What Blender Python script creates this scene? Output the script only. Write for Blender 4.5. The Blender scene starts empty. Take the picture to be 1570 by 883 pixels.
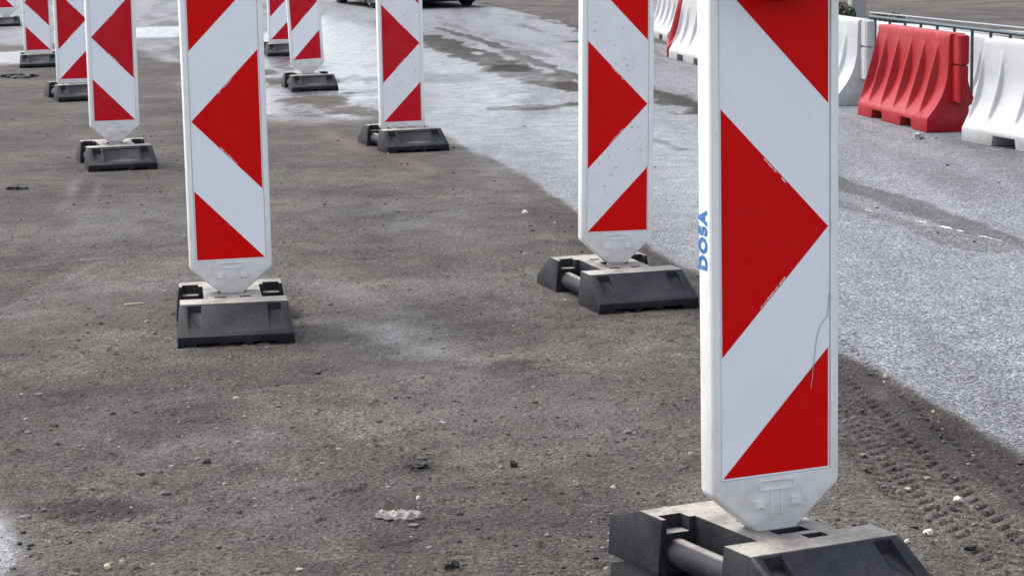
import bpy, bmesh, math, random
import numpy as np
from mathutils import Vector, Matrix
random.seed(7); RNG = np.random.default_rng(11)
R = math.radians
sc = bpy.context.scene
COL = sc.collection

# ------------------------------------------------------------------ helpers
def link(o, parent=None):
    COL.objects.link(o)
    if parent is not None: o.parent = parent
    return o
def tag(o, label=None, cat=None, group=None, kind=None):
    if label: o['label'] = label
    if cat: o['category'] = cat
    if group: o['group'] = group
    if kind: o['kind'] = kind
    return o
def thing(name, label, cat, loc=(0,0,0), rot=(0,0,0), scale=1.0, group=None):
    o = bpy.data.objects.new(name, None); o.empty_display_size = .1
    o.location = loc; o.rotation_euler = rot; o.scale = (scale,)*3
    link(o); return tag(o, label, cat, group)
def mesh_obj(name, me, mats, parent=None):
    o = bpy.data.objects.new(name, me)
    for m in (mats if isinstance(mats, (list, tuple)) else [mats]): me.materials.append(m)
    return link(o, parent)
def bm_mesh(bm, name, smooth=40):
    me = bpy.data.meshes.new(name); bm.normal_update(); bm.to_mesh(me); bm.free()
    if smooth:
        for p in me.polygons: p.use_smooth = True
        me.set_sharp_from_angle(angle=R(smooth))
    return me
def bm_box(bm, x0,x1,y0,y1,z0,z1, mi=0):
    v = [bm.verts.new(c) for c in ((x0,y0,z0),(x1,y0,z0),(x1,y1,z0),(x0,y1,z0),(x0,y0,z1),(x1,y0,z1),(x1,y1,z1),(x0,y1,z1))]
    for f in ((3,2,1,0),(4,5,6,7),(0,1,5,4),(1,2,6,5),(2,3,7,6),(3,0,4,7)):
        bm.faces.new([v[i] for i in f]).material_index = mi
    return v
def bm_prism(bm, pts2, axis, a, b, mi=0):
    """polygon pts2 extruded along axis ('x','y','z') from a to b"""
    def mk(p, t):
        return {'x':(t,p[0],p[1]), 'y':(p[0],t,p[1]), 'z':(p[0],p[1],t)}[axis]
    A = [bm.verts.new(mk(p,a)) for p in pts2]; B = [bm.verts.new(mk(p,b)) for p in pts2]
    n = len(pts2); fs = [bm.faces.new(A[::-1]), bm.faces.new(B)]
    for i in range(n): fs.append(bm.faces.new((A[i],A[(i+1)%n],B[(i+1)%n],B[i])))
    for f in fs: f.material_index = mi
    bmesh.ops.recalc_face_normals(bm, faces=fs)
    return A+B
def bm_cyl(bm, p, q, r, n=20, r2=None):
    p, q = Vector(p), Vector(q); d = q-p
    rot = d.to_track_quat('Z','Y').to_matrix().to_4x4()
    res = bmesh.ops.create_cone(bm, cap_ends=True, segments=n, radius1=r, radius2=r if r2 is None else r2, depth=d.length,
                                matrix=Matrix.Translation((p+q)/2) @ rot)
    return res['verts']
def tmp(bm):
    me = bpy.data.meshes.new('tmp'); bm.normal_update(); bm.to_mesh(me); bm.free()
    o = bpy.data.objects.new('tmp', me); COL.objects.link(o); return o
def bake(o, mods, smooth=35, name='mesh'):
    """evaluate modifiers and return a clean mesh; temp objects removed"""
    kill = [o]
    for kind, kw in mods:
        m = o.modifiers.new(kind, kind)
        for k, v in kw.items():
            setattr(m, k, v)
            if k == 'object': kill.append(v)
    dg = bpy.context.evaluated_depsgraph_get(); dg.update()
    me = bpy.data.meshes.new_from_object(o.evaluated_get(dg)); me.name = name
    me.materials.clear()
    for k in kill: bpy.data.objects.remove(k, do_unlink=True)
    for p in me.polygons: p.use_smooth = True
    me.set_sharp_from_angle(angle=R(smooth))
    return me
CUT = lambda ob: ('BOOLEAN', dict(operation='DIFFERENCE', solver='EXACT', object=ob))
UNI = lambda ob: ('BOOLEAN', dict(operation='UNION', solver='EXACT', object=ob))
BEV = lambda w, s=2, a=38: ('BEVEL', dict(width=w, segments=s, limit_method='ANGLE', angle_limit=R(a)))

# ------------------------------------------------------------------ value noise (numpy, world coordinates)
def _h(ix, iy, s):
    n = (ix.astype(np.int64)*374761393 + iy.astype(np.int64)*668265263 + s*974634541) & 0x7fffffff
    n = ((n ^ (n >> 13))*1274126177) & 0x7fffffff
    return ((n ^ (n >> 16)) & 0xffff)/65535.0
def vn(x, y, s=0):
    ix = np.floor(x); iy = np.floor(y); fx = x-ix; fy = y-iy
    fx = fx*fx*(3-2*fx); fy = fy*fy*(3-2*fy)
    a = _h(ix,iy,s); b = _h(ix+1,iy,s); c = _h(ix,iy+1,s); d = _h(ix+1,iy+1,s)
    return (a*(1-fx)+b*fx)*(1-fy)+(c*(1-fx)+d*fx)*fy
def fbm(x, y, s=0, o=4):
    t = np.zeros_like(x); a = .5
    for i in range(o):
        t += a*vn(x*2**i+i*17.3, y*2**i-i*9.1, s+i); a *= .5
    return t/(1-.5**o)
def sstep(a, b, x):
    t = np.clip((x-a)/(b-a), 0, 1); return t*t*(3-2*t)

# ------------------------------------------------------------------ node materials
def nodes(name):
    m = bpy.data.materials.new(name); m.use_nodes = True
    nt = m.node_tree; b = nt.nodes['Principled BSDF']
    def N(t, **kw):
        n = nt.nodes.new(t)
        for k, v in kw.items():
            if k.startswith('i_'):
                key = k[2:]; key = int(key) if key.isdigit() else key
                n.inputs[key].default_value = v
            else: setattr(n, k, v)
        return n
    L = nt.links.new
    return m, nt, b, N, L
def noise(N, L, co, scale, detail=3, rough=.55):
    n = N('ShaderNodeTexNoise'); n.inputs['Scale'].default_value = scale
    n.inputs['Detail'].default_value = detail; n.inputs['Roughness'].default_value = rough
    if co is not None: L(co, n.inputs['Vector'])
    return n.outputs['Fac']
def ramp(N, L, fac, stops):
    r = N('ShaderNodeValToRGB'); e = r.color_ramp.elements
    while len(e) < len(stops): e.new(.5)
    for el, (p, c) in zip(e, stops):
        el.position = p; el.color = (*c, 1) if len(c) == 3 else c
    L(fac, r.inputs[0]); return r.outputs[0]
def mixc(N, L, fac, a, b, mode='MIX'):
    m = N('ShaderNodeMix', data_type='RGBA', blend_type=mode)
    for sock, v in ((m.inputs[0], fac), (m.inputs[6], a), (m.inputs[7], b)):
        if isinstance(v, (int, float)): sock.default_value = v
        elif isinstance(v, tuple): sock.default_value = (*v, 1) if len(v) == 3 else v
        else: L(v, sock)
    return m.outputs[2]
def math_(N, L, op, a, b=None, clamp=False):
    m = N('ShaderNodeMath', operation=op, use_clamp=clamp)
    for i, v in enumerate((a, b)):
        if v is None: continue
        if isinstance(v, (int, float)): m.inputs[i].default_value = v
        else: L(v, m.inputs[i])
    return m.outputs[0]
def g3(v): return (v, v, v)

def mat_plastic(name, col, rough=.4, dirt=(.32,.29,.25), dirt_amt=.35, scale=14, bump=.05, low_dirt=None, spec=.5, grime=0.0):
    """moulded plastic with blotchy dirt, scuffs; low_dirt = (z0, z1) splash zone in object space"""
    m, nt, b, N, L = nodes(name)
    tc = N('ShaderNodeTexCoord').outputs['Object']
    n1 = noise(N, L, tc, scale, 5, .65); n2 = noise(N, L, tc, scale*6, 3, .6)
    f = math_(N, L, 'MULTIPLY', ramp(N, L, n1, [(.45,g3(0)),(.75,g3(1))]), ramp(N, L, n2, [(.3,g3(.2)),(.7,g3(1))]))
    f = math_(N, L, 'MULTIPLY', f, dirt_amt)
    if low_dirt:
        sx = N('ShaderNodeSeparateXYZ'); L(tc, sx.inputs[0])
        mr = N('ShaderNodeMapRange'); mr.inputs[1].default_value = low_dirt[0]; mr.inputs[2].default_value = low_dirt[1]
        mr.inputs[3].default_value = 1; mr.inputs[4].default_value = 0; L(sx.outputs[2], mr.inputs[0])
        g = math_(N, L, 'MULTIPLY', mr.outputs[0], ramp(N, L, n1, [(.25,g3(.1)),(.7,g3(.85))]))
        g = math_(N, L, 'MULTIPLY', g, .75)
        f = math_(N, L, 'ADD', f, g, True)
    if grime:
        sp = ramp(N, L, noise(N, L, tc, 55, 2, .5), [(.66,g3(0)),(.72,g3(1))])
        f = math_(N, L, 'MAXIMUM', f, math_(N, L, 'MULTIPLY', sp, grime))
    hue = mixc(N, L, noise(N, L, tc, scale*.4, 2), tuple(c*.93 for c in col), tuple(min(1,c*1.05) for c in col))
    L(mixc(N, L, f, hue, dirt), b.inputs['Base Color'])
    L(ramp(N, L, n2, [(.3,g3(max(.05,rough-.1))),(.7,g3(rough+.15))]), b.inputs['Roughness'])
    b.inputs['Specular IOR Level'].default_value = spec
    if bump:
        bp = N('ShaderNodeBump'); bp.inputs['Strength'].default_value = bump; bp.inputs['Distance'].default_value = .004
        L(n2, bp.inputs['Height']); L(bp.outputs[0], b.inputs['Normal'])
    return m

M = {}
M['body'] = mat_plastic('panel white plastic', (.73,.73,.725), .42, dirt=(.30,.27,.23), dirt_amt=.22, low_dirt=(.10,.42), grime=.25, bump=.12)
M['sheet_white'] = mat_plastic('reflective sheet white', (.73,.75,.80), .33, dirt=(.40,.36,.33), dirt_amt=.10, scale=9, bump=.0)
M['sheet_dirty'] = mat_plastic('splashed reflective sheet white', (.72,.71,.74), .36, dirt=(.28,.24,.22), dirt_amt=.22, scale=10, bump=.0, grime=.65)
M['sheet_red'] = mat_plastic('reflective sheet red', (.56,.0015,.002), .38, dirt=(.44,.03,.025), dirt_amt=.2, scale=5, bump=.0, spec=.10)
M['sheet_red_hazed'] = mat_plastic('haze-tinted reflective sheet red', (.46,.003,.013), .38, dirt=(.40,.08,.08), dirt_amt=.35, scale=5, bump=.0, spec=.15)  # distance haze mixed into the red of the far panels
M['line'] = mat_plastic('sheet edge seal', (.45,.46,.48), .6, dirt_amt=.2, bump=0)
M['ink'] = mat_plastic('blue stencil ink', (.006,.11,.36), .6, dirt=(.75,.76,.78), dirt_amt=.4, scale=120, bump=0)
M['scuff'] = mat_plastic('scratch', (.30,.29,.33), .7, dirt_amt=.2, bump=0)
M['whitescuff'] = mat_plastic('chipped white print', (.75,.62,.62), .6, dirt=(.4,.05,.05), dirt_amt=.9, scale=160, bump=0)
M['pole'] = mat_plastic('galvanised steel', (.22,.23,.25), .45, dirt_amt=.3, bump=.05)
M['rail'] = mat_plastic('blue green painted steel', (.022,.045,.058), .45, dirt=(.16,.16,.16), dirt_amt=.3, bump=.05)
M['white_barrier'] = mat_plastic('white polyethylene barrier', (.34,.345,.355), .5, dirt=(.17,.16,.145), dirt_amt=.45, scale=5, low_dirt=(-.05,.22), bump=.10)
M['red_barrier'] = mat_plastic('red polyethylene barrier', (.25,.002,.008), .5, dirt=(.25,.085,.095), dirt_amt=.35, scale=4.5, low_dirt=None, bump=.10, spec=.25)
M['black_plastic'] = mat_plastic('black plastic', (.014,.014,.015), .5, dirt_amt=.15)
M['amber'] = mat_plastic('amber lens', (.75,.25,.02), .12, dirt_amt=.1)
M['concrete'] = mat_plastic('grey concrete', (.27,.27,.27), .85, dirt=(.15,.14,.13), dirt_amt=.5, scale=8, bump=.3)

def mat_rubber():
    m, nt, b, N, L = nodes('dusty recycled rubber')
    tc = N('ShaderNodeTexCoord').outputs['Object']; ge = N('ShaderNodeNewGeometry')
    sx = N('ShaderNodeSeparateXYZ'); L(ge.outputs['Normal'], sx.inputs[0])
    n1 = noise(N, L, tc, 9, 5, .65); n2 = noise(N, L, tc, 90, 3, .6); n3 = noise(N, L, tc, 420, 2, .6)
    up = ramp(N, L, sx.outputs[2], [(.88,g3(0.0)),(.985,g3(1))])
    dust = math_(N, L, 'MULTIPLY', up, ramp(N, L, n1, [(.28,g3(.35)),(.62,g3(1))]))
    film = math_(N, L, 'MULTIPLY', ramp(N, L, n1, [(.35,g3(.0)),(.8,g3(.09))]), ramp(N, L, n2, [(.3,g3(.4)),(.7,g3(1))]))
    dust = math_(N, L, 'MAXIMUM', dust, film)
    dust = math_(N, L, 'MULTIPLY', dust, ramp(N, L, n2, [(.25,g3(.6)),(.6,g3(1))]))
    base = mixc(N, L, n3, (.0018,.0025,.0048), (.0062,.0082,.0145))
    L(mixc(N, L, dust, base, (.31,.295,.265)), b.inputs['Base Color'])
    L(ramp(N, L, dust, [(0,g3(.55)),(1,g3(.92))]), b.inputs['Roughness'])
    b.inputs['Specular IOR Level'].default_value = .2
    bp = N('ShaderNodeBump'); bp.inputs['Strength'].default_value = .35; bp.inputs['Distance'].default_value = .002
    L(math_(N, L, 'ADD', n3, math_(N, L, 'MULTIPLY', n2, 1.6)), bp.inputs['Height']); L(bp.outputs[0], b.inputs['Normal'])
    return m
M['rubber'] = mat_rubber()

def mat_ground():
    m, nt, b, N, L = nodes('ground surface')
    tc = N('ShaderNodeTexCoord').outputs['Object']
    A = lambda n: N('ShaderNodeAttribute', attribute_name=n).outputs['Fac']
    dirt, wet, damp, paint, pink, dust = A('dirt'), A('wet'), A('damp'), A('paint'), A('soil_glow'), A('dust')
    big = noise(N, L, tc, 1.1, 5, .6); mid = noise(N, L, tc, 6, 5, .65)
    grain = noise(N, L, tc, 95, 3, .7); fine = noise(N, L, tc, 260, 2, .7)
    chips = N('ShaderNodeTexVoronoi'); chips.inputs['Scale'].default_value = 130; L(tc, chips.inputs['Vector'])
    # stone chips: one random tone per Voronoi cell
    chs = N('ShaderNodeSeparateColor'); L(chips.outputs['Color'], chs.inputs[0])
    chip = chs.outputs[0]
    # ---- dirty milled asphalt
    d0 = ramp(N, L, big, [(.29,(.033,.0298,.0260)),(.50,(.058,.0528,.0462)),(.71,(.092,.0835,.0725))])
    d1 = ramp(N, L, mid, [(.29,g3(.60)),(.52,g3(1.0)),(.73,g3(1.34))])
    dcol = mixc(N, L, 1.0, d0, d1, 'MULTIPLY')
    dg = ramp(N, L, grain, [(.30,g3(.12)),(.46,g3(.82)),(.58,g3(1.15)),(.74,g3(2.1))])
    dcol = mixc(N, L, 1.0, dcol, dg, 'MULTIPLY')
    dch = ramp(N, L, chip, [(.0,g3(.25)),(.14,g3(.95)),(.84,g3(1.05)),(.97,g3(1.8))])
    dcol = mixc(N, L, .8, dcol, dch, 'MULTIPLY')
    pv = N('ShaderNodeTexVoronoi'); pv.inputs['Scale'].default_value = 34; pv.inputs['Randomness'].default_value = 1; L(tc, pv.inputs['Vector'])
    pc = N('ShaderNodeSeparateColor'); L(pv.outputs['Color'], pc.inputs[0])
    pit = math_(N, L, 'MULTIPLY', ramp(N, L, pv.outputs['Distance'], [(.16,g3(1)),(.27,g3(0))]), ramp(N, L, pc.outputs[0], [(.48,g3(0)),(.54,g3(1))]))
    pit = math_(N, L, 'MULTIPLY', pit, ramp(N, L, mid, [(.40,g3(.3)),(.56,g3(1))]))
    dcol = mixc(N, L, math_(N, L, 'MULTIPLY', pit, .85), dcol, (.012,.0115,.011))
    dcol = mixc(N, L, pink, dcol, (.15,.115,.10))
    dcol = mixc(N, L, dust, dcol, mixc(N, L, 1.0, dg, (.115,.112,.112), 'MULTIPLY'))
    # ---- pale worn asphalt with exposed stone
    r0 = ramp(N, L, chip, [(.0,(.022,.024,.027)),(.22,(.072,.076,.083)),(.6,(.132,.137,.146)),(1.0,(.28,.288,.30))])
    r1 = ramp(N, L, grain, [(.30,g3(.55)),(.5,g3(1.0)),(.70,g3(1.30))])
    rcol = mixc(N, L, 1.0, r0, r1, 'MULTIPLY')
    mp = N('ShaderNodeMapping'); mp.inputs['Rotation'].default_value = (0,0,R(-9)); mp.inputs['Scale'].default_value = (1.6,.16,1); L(tc, mp.inputs['Vector'])
    lane = noise(N, L, mp.outputs[0], 1.0, 5, .62)
    rcol = None
    rcol = mixc(N, L, 1.0, r0, r1, 'MULTIPLY')
    rcol = mixc(N, L, 1.0, rcol, ramp(N, L, lane, [(.34,g3(.62)),(.50,g3(1.0)),(.66,g3(1.22))]), 'MULTIPLY')
    r2 = ramp(N, L, mid, [(.3,g3(.78)),(.7,g3(1.15))])
    rcol = mixc(N, L, 1.0, rcol, r2, 'MULTIPLY')
    dmask = ramp(N, L, math_(N, L, 'ADD', dirt, math_(N, L, 'MULTIPLY', math_(N, L, 'SUBTRACT', grain, .5), 1.1)), [(.36,g3(0)),(.64,g3(1))])
    col = mixc(N, L, dmask, rcol, dcol)
    dk = ramp(N, L, damp, [(.12,g3(0)),(.62,g3(1))])
    col = mixc(N, L, dk, col, mixc(N, L, 1.0, dcol, (.60,.60,.62), 'MULTIPLY'))
    pm = ramp(N, L, math_(N, L, 'ADD', paint, math_(N, L, 'MULTIPLY', math_(N, L, 'SUBTRACT', grain, .5), .9)), [(.45,g3(0)),(.6,g3(1))])
    col = mixc(N, L, pm, col, (.72,.72,.72))
    col = mixc(N, L, wet, col, mixc(N, L, 1.0, col, g3(.62), 'MULTIPLY'))
    L(col, b.inputs['Base Color'])
    # ---- roughness / gloss
    rr = mixc(N, L, dmask, g3(.62), g3(.9))
    wn = math_(N, L, 'MULTIPLY', wet, ramp(N, L, mid, [(.35,g3(.55)),(.6,g3(1))]))
    rr = mixc(N, L, damp, rr, g3(.95))
    L(mixc(N, L, wn, rr, g3(.13)), b.inputs['Roughness'])
    L(mixc(N, L, wn, mixc(N, L, damp, mixc(N, L, dmask, g3(.22), g3(.18)), g3(.06)), g3(.7)), b.inputs['Specular IOR Level'])
    # ---- bump
    hgt = math_(N, L, 'ADD', math_(N, L, 'MULTIPLY', grain, 1.0), math_(N, L, 'MULTIPLY', chips.outputs['Distance'], -.8))
    hgt = math_(N, L, 'ADD', hgt, math_(N, L, 'MULTIPLY', fine, .4))
    bp = N('ShaderNodeBump'); bp.inputs['Distance'].default_value = .006
    L(mixc(N, L, wn, g3(.9), g3(.12)), bp.inputs['Strength'])
    L(hgt, bp.inputs['Height']); L(bp.outputs[0], b.inputs['Normal'])
    return m
M['ground'] = mat_ground()

def mat_stones():
    m, nt, b, N, L = nodes('loose stone chips')
    a = N('ShaderNodeAttribute', attribute_name='tone').outputs['Fac']
    L(ramp(N, L, a, [(0,(.012,.012,.013)),(.45,(.05,.048,.045)),(.75,(.16,.15,.135)),(.93,(.30,.28,.25)),(1,(.6,.58,.54))]), b.inputs['Base Color'])
    b.inputs['Roughness'].default_value = .85
    return m
M['stones'] = mat_stones()
M['paper'] = mat_plastic('crumpled tissue paper', (.58,.55,.52), .9, dirt=(.28,.21,.15), dirt_amt=.5, scale=60, bump=.0, spec=.1)
M['clod'] = mat_plastic('damp black bitumen clod', (.014,.013,.013), .8, dirt=(.06,.055,.05), dirt_amt=.5, scale=60, bump=.4)
M['twig'] = mat_plastic('dry pale twig', (.42,.36,.27), .8, dirt_amt=.3, scale=60)

# ------------------------------------------------------------------ camera
F, PITCH, ROLL, CAMH = 3425.8, R(9.381), R(-1.0922), 1.3906
cam = bpy.data.cameras.new('camera'); cam.sensor_width = 36; cam.lens = F/1570*36
cam.clip_end = 5000; cam.clip_start = .05
co = bpy.data.objects.new('camera', cam); link(co)
co.matrix_world = Matrix.Translation((0,0,CAMH)) @ Matrix.Rotation(R(90)-PITCH, 4, 'X') @ Matrix.Rotation(ROLL, 4, 'Z')
sc.camera = co

# ------------------------------------------------------------------ ground sheet
EDGE = np.array([(2.6,.5),(1.62,4.3),(1.326,5.67),(1.171,6.42),(1.052,7.03),(.641,9.2),(.323,10.73),(.165,11.7),(-.08,12.86),(-.381,14.35),(-.565,15.45),(-.975,16.73),(-1.30,18.6),(-1.62,20.5),(-1.85,22.1),(-2.6,27),(-9,60)])
def edge_x(y): return np.interp(y, EDGE[:,1], EDGE[:,0])
def seg_d(x, y, pts):
    d = np.full_like(x, 1e9); t = np.zeros_like(x)
    L0 = 0
    for (ax,ay),(bx,by) in zip(pts[:-1], pts[1:]):
        dx, dy = bx-ax, by-ay; l2 = dx*dx+dy*dy
        u = np.clip(((x-ax)*dx+(y-ay)*dy)/l2, 0, 1)
        q = np.hypot(x-ax-u*dx, y-ay-u*dy)
        k = q < d; d = np.where(k, q, d); t = np.where(k, L0+u*math.sqrt(l2), t); L0 += math.sqrt(l2)
    return d, t
def blob(x, y, cx, cy, rx, ry, ang=0, s=1, soft=.35):
    c, sn = math.cos(ang), math.sin(ang); dx, dy = x-cx, y-cy
    u = (dx*c+dy*sn)/rx; v = (-dx*sn+dy*c)/ry
    r = np.hypot(u, v) + (fbm(x*3/max(rx,.2)*.5, y*3/max(ry,.2)*.25, s, 4)-.5)*1.1
    return 1-sstep(1-soft, 1+soft, r)
def terrain(x, y):
    s = (x-2.65)*.987+(y-14.15)*.161
    z = -.25*sstep(.75, 1.5, s)
    return z
def make_ground():
    def grow(a, b, n): return np.geomspace(a, b, n)
    ys = [4.25]
    while ys[-1] < 62: ys.append(ys[-1]+max(.0065, ys[-1]**2/3107*.85))
    ys = np.array(ys); ys = np.concatenate([-grow(.6,400,24)[::-1]+3.2, np.linspace(2.75,4.2,60), ys, 62+grow(1.5,1500,40)])
    xd = np.arange(-1.55, 2.35, .0062); step = .0062; r = [xd[-1]]
    while r[-1] < 9: step *= 1.018; r.append(r[-1]+step)
    l = [xd[0]]; step = .0062
    while l[-1] > -11: step *= 1.018; l.append(l[-1]-step)
    xs = np.concatenate([-11-grow(1,1200,30)[::-1], l[1:][::-1], xd, r[1:], 9+grow(1,1200,30)])
    X, Y = np.meshgrid(xs, ys); x = X.ravel(); y = Y.ravel()
    # --- zone masks (world coordinates)
    ed = (edge_x(y)-x)                                   # >0 : dirty side
    wob = (fbm(x*1.6, y*.7, 5, 3)-.5)*.10+(fbm(x*9, y*4, 9, 3)-.5)*.07
    dirt = sstep(-.09, .09, ed+wob)
    far = sstep(19.8, 22.5, y+ (fbm(x*1.2, y*.6, 21, 4)-.5)*3.5 - 2.0*np.clip(-x-2.4,0,3))
    dirt *= 1-far*.75
    dirt *= 1-.9*blob(x,y,-1.34,4.85,.22,.6,.25,31,.5)
    beyond = sstep(.55, .95, (x-2.65)*.987+(y-14.15)*.161)
    dirt = np.maximum(dirt, beyond)
    wet = np.zeros_like(x); damp = np.zeros_like(x); paint = np.zeros_like(x); soil_glow = np.zeros_like(x)
    road = (1-beyond)
    # wet patches: bottom-left puddle, round the leaning panel, far left
    wet = np.maximum(wet, blob(x,y,-1.34,4.85,.24,.62,.25,31,.45))
    wet = np.maximum(wet, 1.0*blob(x,y,-1.55,17.6,.75,1.6,.3,32))
    wet = np.maximum(wet, .8*blob(x,y,-2.0,20.5,.9,1.6,.3,38))
    wet = np.maximum(wet, .95*blob(x,y,-4.6,29.6,.9,1.7,.1,33,.2))
    wet = np.maximum(wet, .9*blob(x,y,-5.7,24.2,.8,1.6,.1,34))
    wet = np.maximum(wet, 1.0*blob(x,y,-2.1,25.5,1.0,6.5,.10,35))
    wet = np.maximum(wet, .22*blob(x,y,-.36,7.3,.22,.7,.2,36,.8))
    wet = np.maximum(wet, .6*blob(x,y,-.1,18,.8,6,.09,37,.6))
    brk = sstep(.36,.58, fbm(x*2.6, y*.9, 39, 5)); zone = sstep(15.5,16.5,y)*(1-sstep(21.5,23,y)); wet = wet*(1-zone*(1-brk))
    dirt = np.where(y > 16.5, dirt*(1-.75*np.clip(wet,0,1)), dirt)
    # pale damp streak crossing the dirt, pinkish clay smears; tail-light reflection painted behind the car
    soil_glow = np.maximum(soil_glow, .40*blob(x,y,-1.03,14.2,.09,.8,.25,41,.6)); soil_glow = np.maximum(soil_glow, .3*blob(x,y,-.56,12.9,.08,.5,.3,42,.6))
    soil_glow = np.maximum(soil_glow, .16*blob(x,y,-.90,9.2,.10,.8,.55,43,.7)); soil_glow = np.maximum(soil_glow, .30*blob(x,y,-1.0,35,1.6,1.6,0,44))
    soil_glow = np.maximum(soil_glow, .10*blob(x,y,-1.54,8.3,.4,.9,-.3,45,.7)); soil_glow = np.maximum(soil_glow, .45*blob(x,y,-6.0,30.8,.7,1.4,0,46))
    # dark dirt tongues lying on the pale asphalt
    for P, w, a, s in (([(-1.0,27.2),(-.54,23.9),(-.05,21.6),(.29,19.4),(.75,18.2)], .27, 1.0, 51),
                       ([(-.9,29.3),(-.2,25.5),(.25,22.0),(.8,18.6)], .09, .6, 52),
                       ([(.06,16.6),(.35,16.7),(.65,17.0)], .20, 1.0, 53),
                       ([(.62,36.5),(1.0,33.5),(1.2,29),(1.3,25)], .5, .95, 54),
                       ([(.95,18.4),(1.2,17.4),(1.5,15.9)], .22, .8, 55),
                       ([(.85,14.3),(1.05,13.4)], .07, .4, 57),
                       ([(1.5,12.9),(1.70,11.75),(1.90,10.6),(2.09,9.6),(2.25,8.9)], .11, .42, 56),
                       ([(1.45,11.3),(1.62,10.6),(1.80,9.95),(2.0,9.2)], .11, .3, 58)):
        d, t = seg_d(x, y, P)
        q = d + (fbm(x*6, y*2.2, s, 5)-.5)*w*2.0
        damp = np.maximum(damp, a*(1-sstep(w*.55, w*1.15, q)))
    # muddy streaks drawn out along the far road
    xr = x+.16*(y-20); st = fbm(xr*2.4, y*.28, 67, 5)*.6+fbm(xr*7, y*.9, 68, 4)*.4
    damp = np.maximum(damp, sstep(18.5, 23, y)*(1-beyond)*.36*sstep(.52, .66, st)*(1-.6*np.clip(wet,0,1)))
    st2 = fbm(xr*1.3, y*.2, 69, 5)
    damp = np.maximum(damp, (1-sstep(30,36,y))*.2*sstep(.52, .66, st2)*sstep(7,12,y))
    damp = np.maximum(damp, .5*sstep(-.02,.05,ed+wob)*(1-sstep(.18,.42,ed+wob))*(1-sstep(9,13,y)))
    damp = np.maximum(damp, .55*blob(x,y,-.015,6.87,.09,.14,0,62)); damp = np.maximum(damp, .5*blob(x,y,-.25,5.62,.07,.12,0,63))
    damp = np.maximum(damp, .6*blob(x,y,-1.02,5.25,.14,.12,0,65)); damp = np.maximum(damp, .35*blob(x,y,-.9,6.2,.22,.25,0,66))
    # worn white paint flecks of an old lane line
    d, t = seg_d(x, y, [(1.55,11.2),(1.61,10.74),(1.72,10.4),(1.85,10.1),(1.99,9.7),(2.145,9.25),(2.3,8.8)])
    paint = (1-sstep(.008, .022, d+(fbm(x*20,y*8,71,3)-.5)*.02))*sstep(.42, .52, vn(t*9+.3, t*0+.5, 72)+.12*sstep(.0,2.2,t)*0)
    paint *= .30+.45*fbm(x*16, y*10, 73, 2)
    # --- relief
    amp = dirt*(1-.7*wet)
    z = terrain(x, y)
    z += .006*(fbm(x*1.6, y*1.6, 81, 3)-.5)*(.5+amp)
    near = 1-sstep(9, 16, y)
    z += amp*near*(.0055*(fbm(x*14, y*14, 82, 4)-.5)+.0045*(vn(x*70, y*70, 83)-.5))
    z += (1-amp)*near*.0016*(vn(x*95, y*95, 84)-.5)
    clod = fbm(x*26, y*26, 85, 3); z += amp*near*.007*sstep(.66, .84, clod)
    z -= .004*damp*near*dirt
    z += .004*(dirt-.5)*near
    # tyre tread pressed into the mud by the near panel
    d, t = seg_d(x, y, [(.86,8.0),(.945,6.3),(1.0,5.4),(1.06,4.6),(1.12,3.6)])
    ax = np.interp(y, [3.6,4.6,5.4,6.3,8.0], [1.12,1.06,1.0,.945,.86]); off = x-ax
    inb = (np.abs(off-.05) < .17)*(sstep(8.0,7.2,y) if False else (1-sstep(7.2,8.0,y)))
    fade = .6+.4*sstep(.38, .58, fbm(x*3.5, y*2.5, 92, 4))
    pit = np.zeros_like(x)
    for c, hw, ph, sl, st_ in ((.085,.017,0,1.0,1.0),(.030,.026,.4,-.8,.75),(-.030,.026,.1,.8,.75),(-.088,.022,.5,-.8,.65),(.195,.013,.2,.6,.7)):
        u = off-c; k = ((t + u*sl + .015*(fbm(x*8,y*8,94,3)-.5))/.062+ph) % 1.0
        pit = np.maximum(pit, st_*(1-sstep(hw*.75, hw*1.15, np.abs(u)))*(sstep(.15,.27,k)*(1-sstep(.48,.60,k))))
    pit *= inb*fade
    z = z*(1-.8*inb)-.011*pit+terrain(x,y)*.6*inb; damp = np.maximum(damp, .9*pit)  # pits darkened in colour: damp mud plus painted-in recess shade
    z -= .004*inb
    rim = np.exp(-((np.abs(off)-.142)/.02)**2)*(1-sstep(7.2,8.0,y)); z += .006*rim*fade
    for P in ([(1.10,6.85),(1.17,5.9),(1.28,5.0),(1.36,4.3)], [(-1.885,8.2),(-1.87,9.2)], [(-2.35,10.6),(-2.2,9.6),(-2.35,8.9)], [(-2.0,9.3),(-1.3,9.9)]):
        dd, tt = seg_d(x, y, P); z -= .008*np.exp(-(dd/.018)**2)*(.4+.6*vn(tt*14, tt*0, 93))
    dust = np.zeros_like(x)
    for cx,cy,rx,ry,an,a,sd in ((-.37,7.35,.11,.35,.35,.75,101),(-.62,8.35,.10,.5,.45,.45,102),(-.15,8.4,.22,.5,.2,.4,103),(-1.5,8.5,.25,.5,-.3,.4,104),(-.95,6.1,.25,.4,.2,.25,105),
                              (.05,6.3,.30,.4,.2,.25,106),(-.55,10.6,.4,.8,.3,.35,107),(-1.9,10.5,.4,.8,.2,.35,108),(-.6,5.2,.3,.25,0,.2,109)):
        dust = np.maximum(dust, a*blob(x,y,cx,cy,rx,ry,an,sd,.8))
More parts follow.
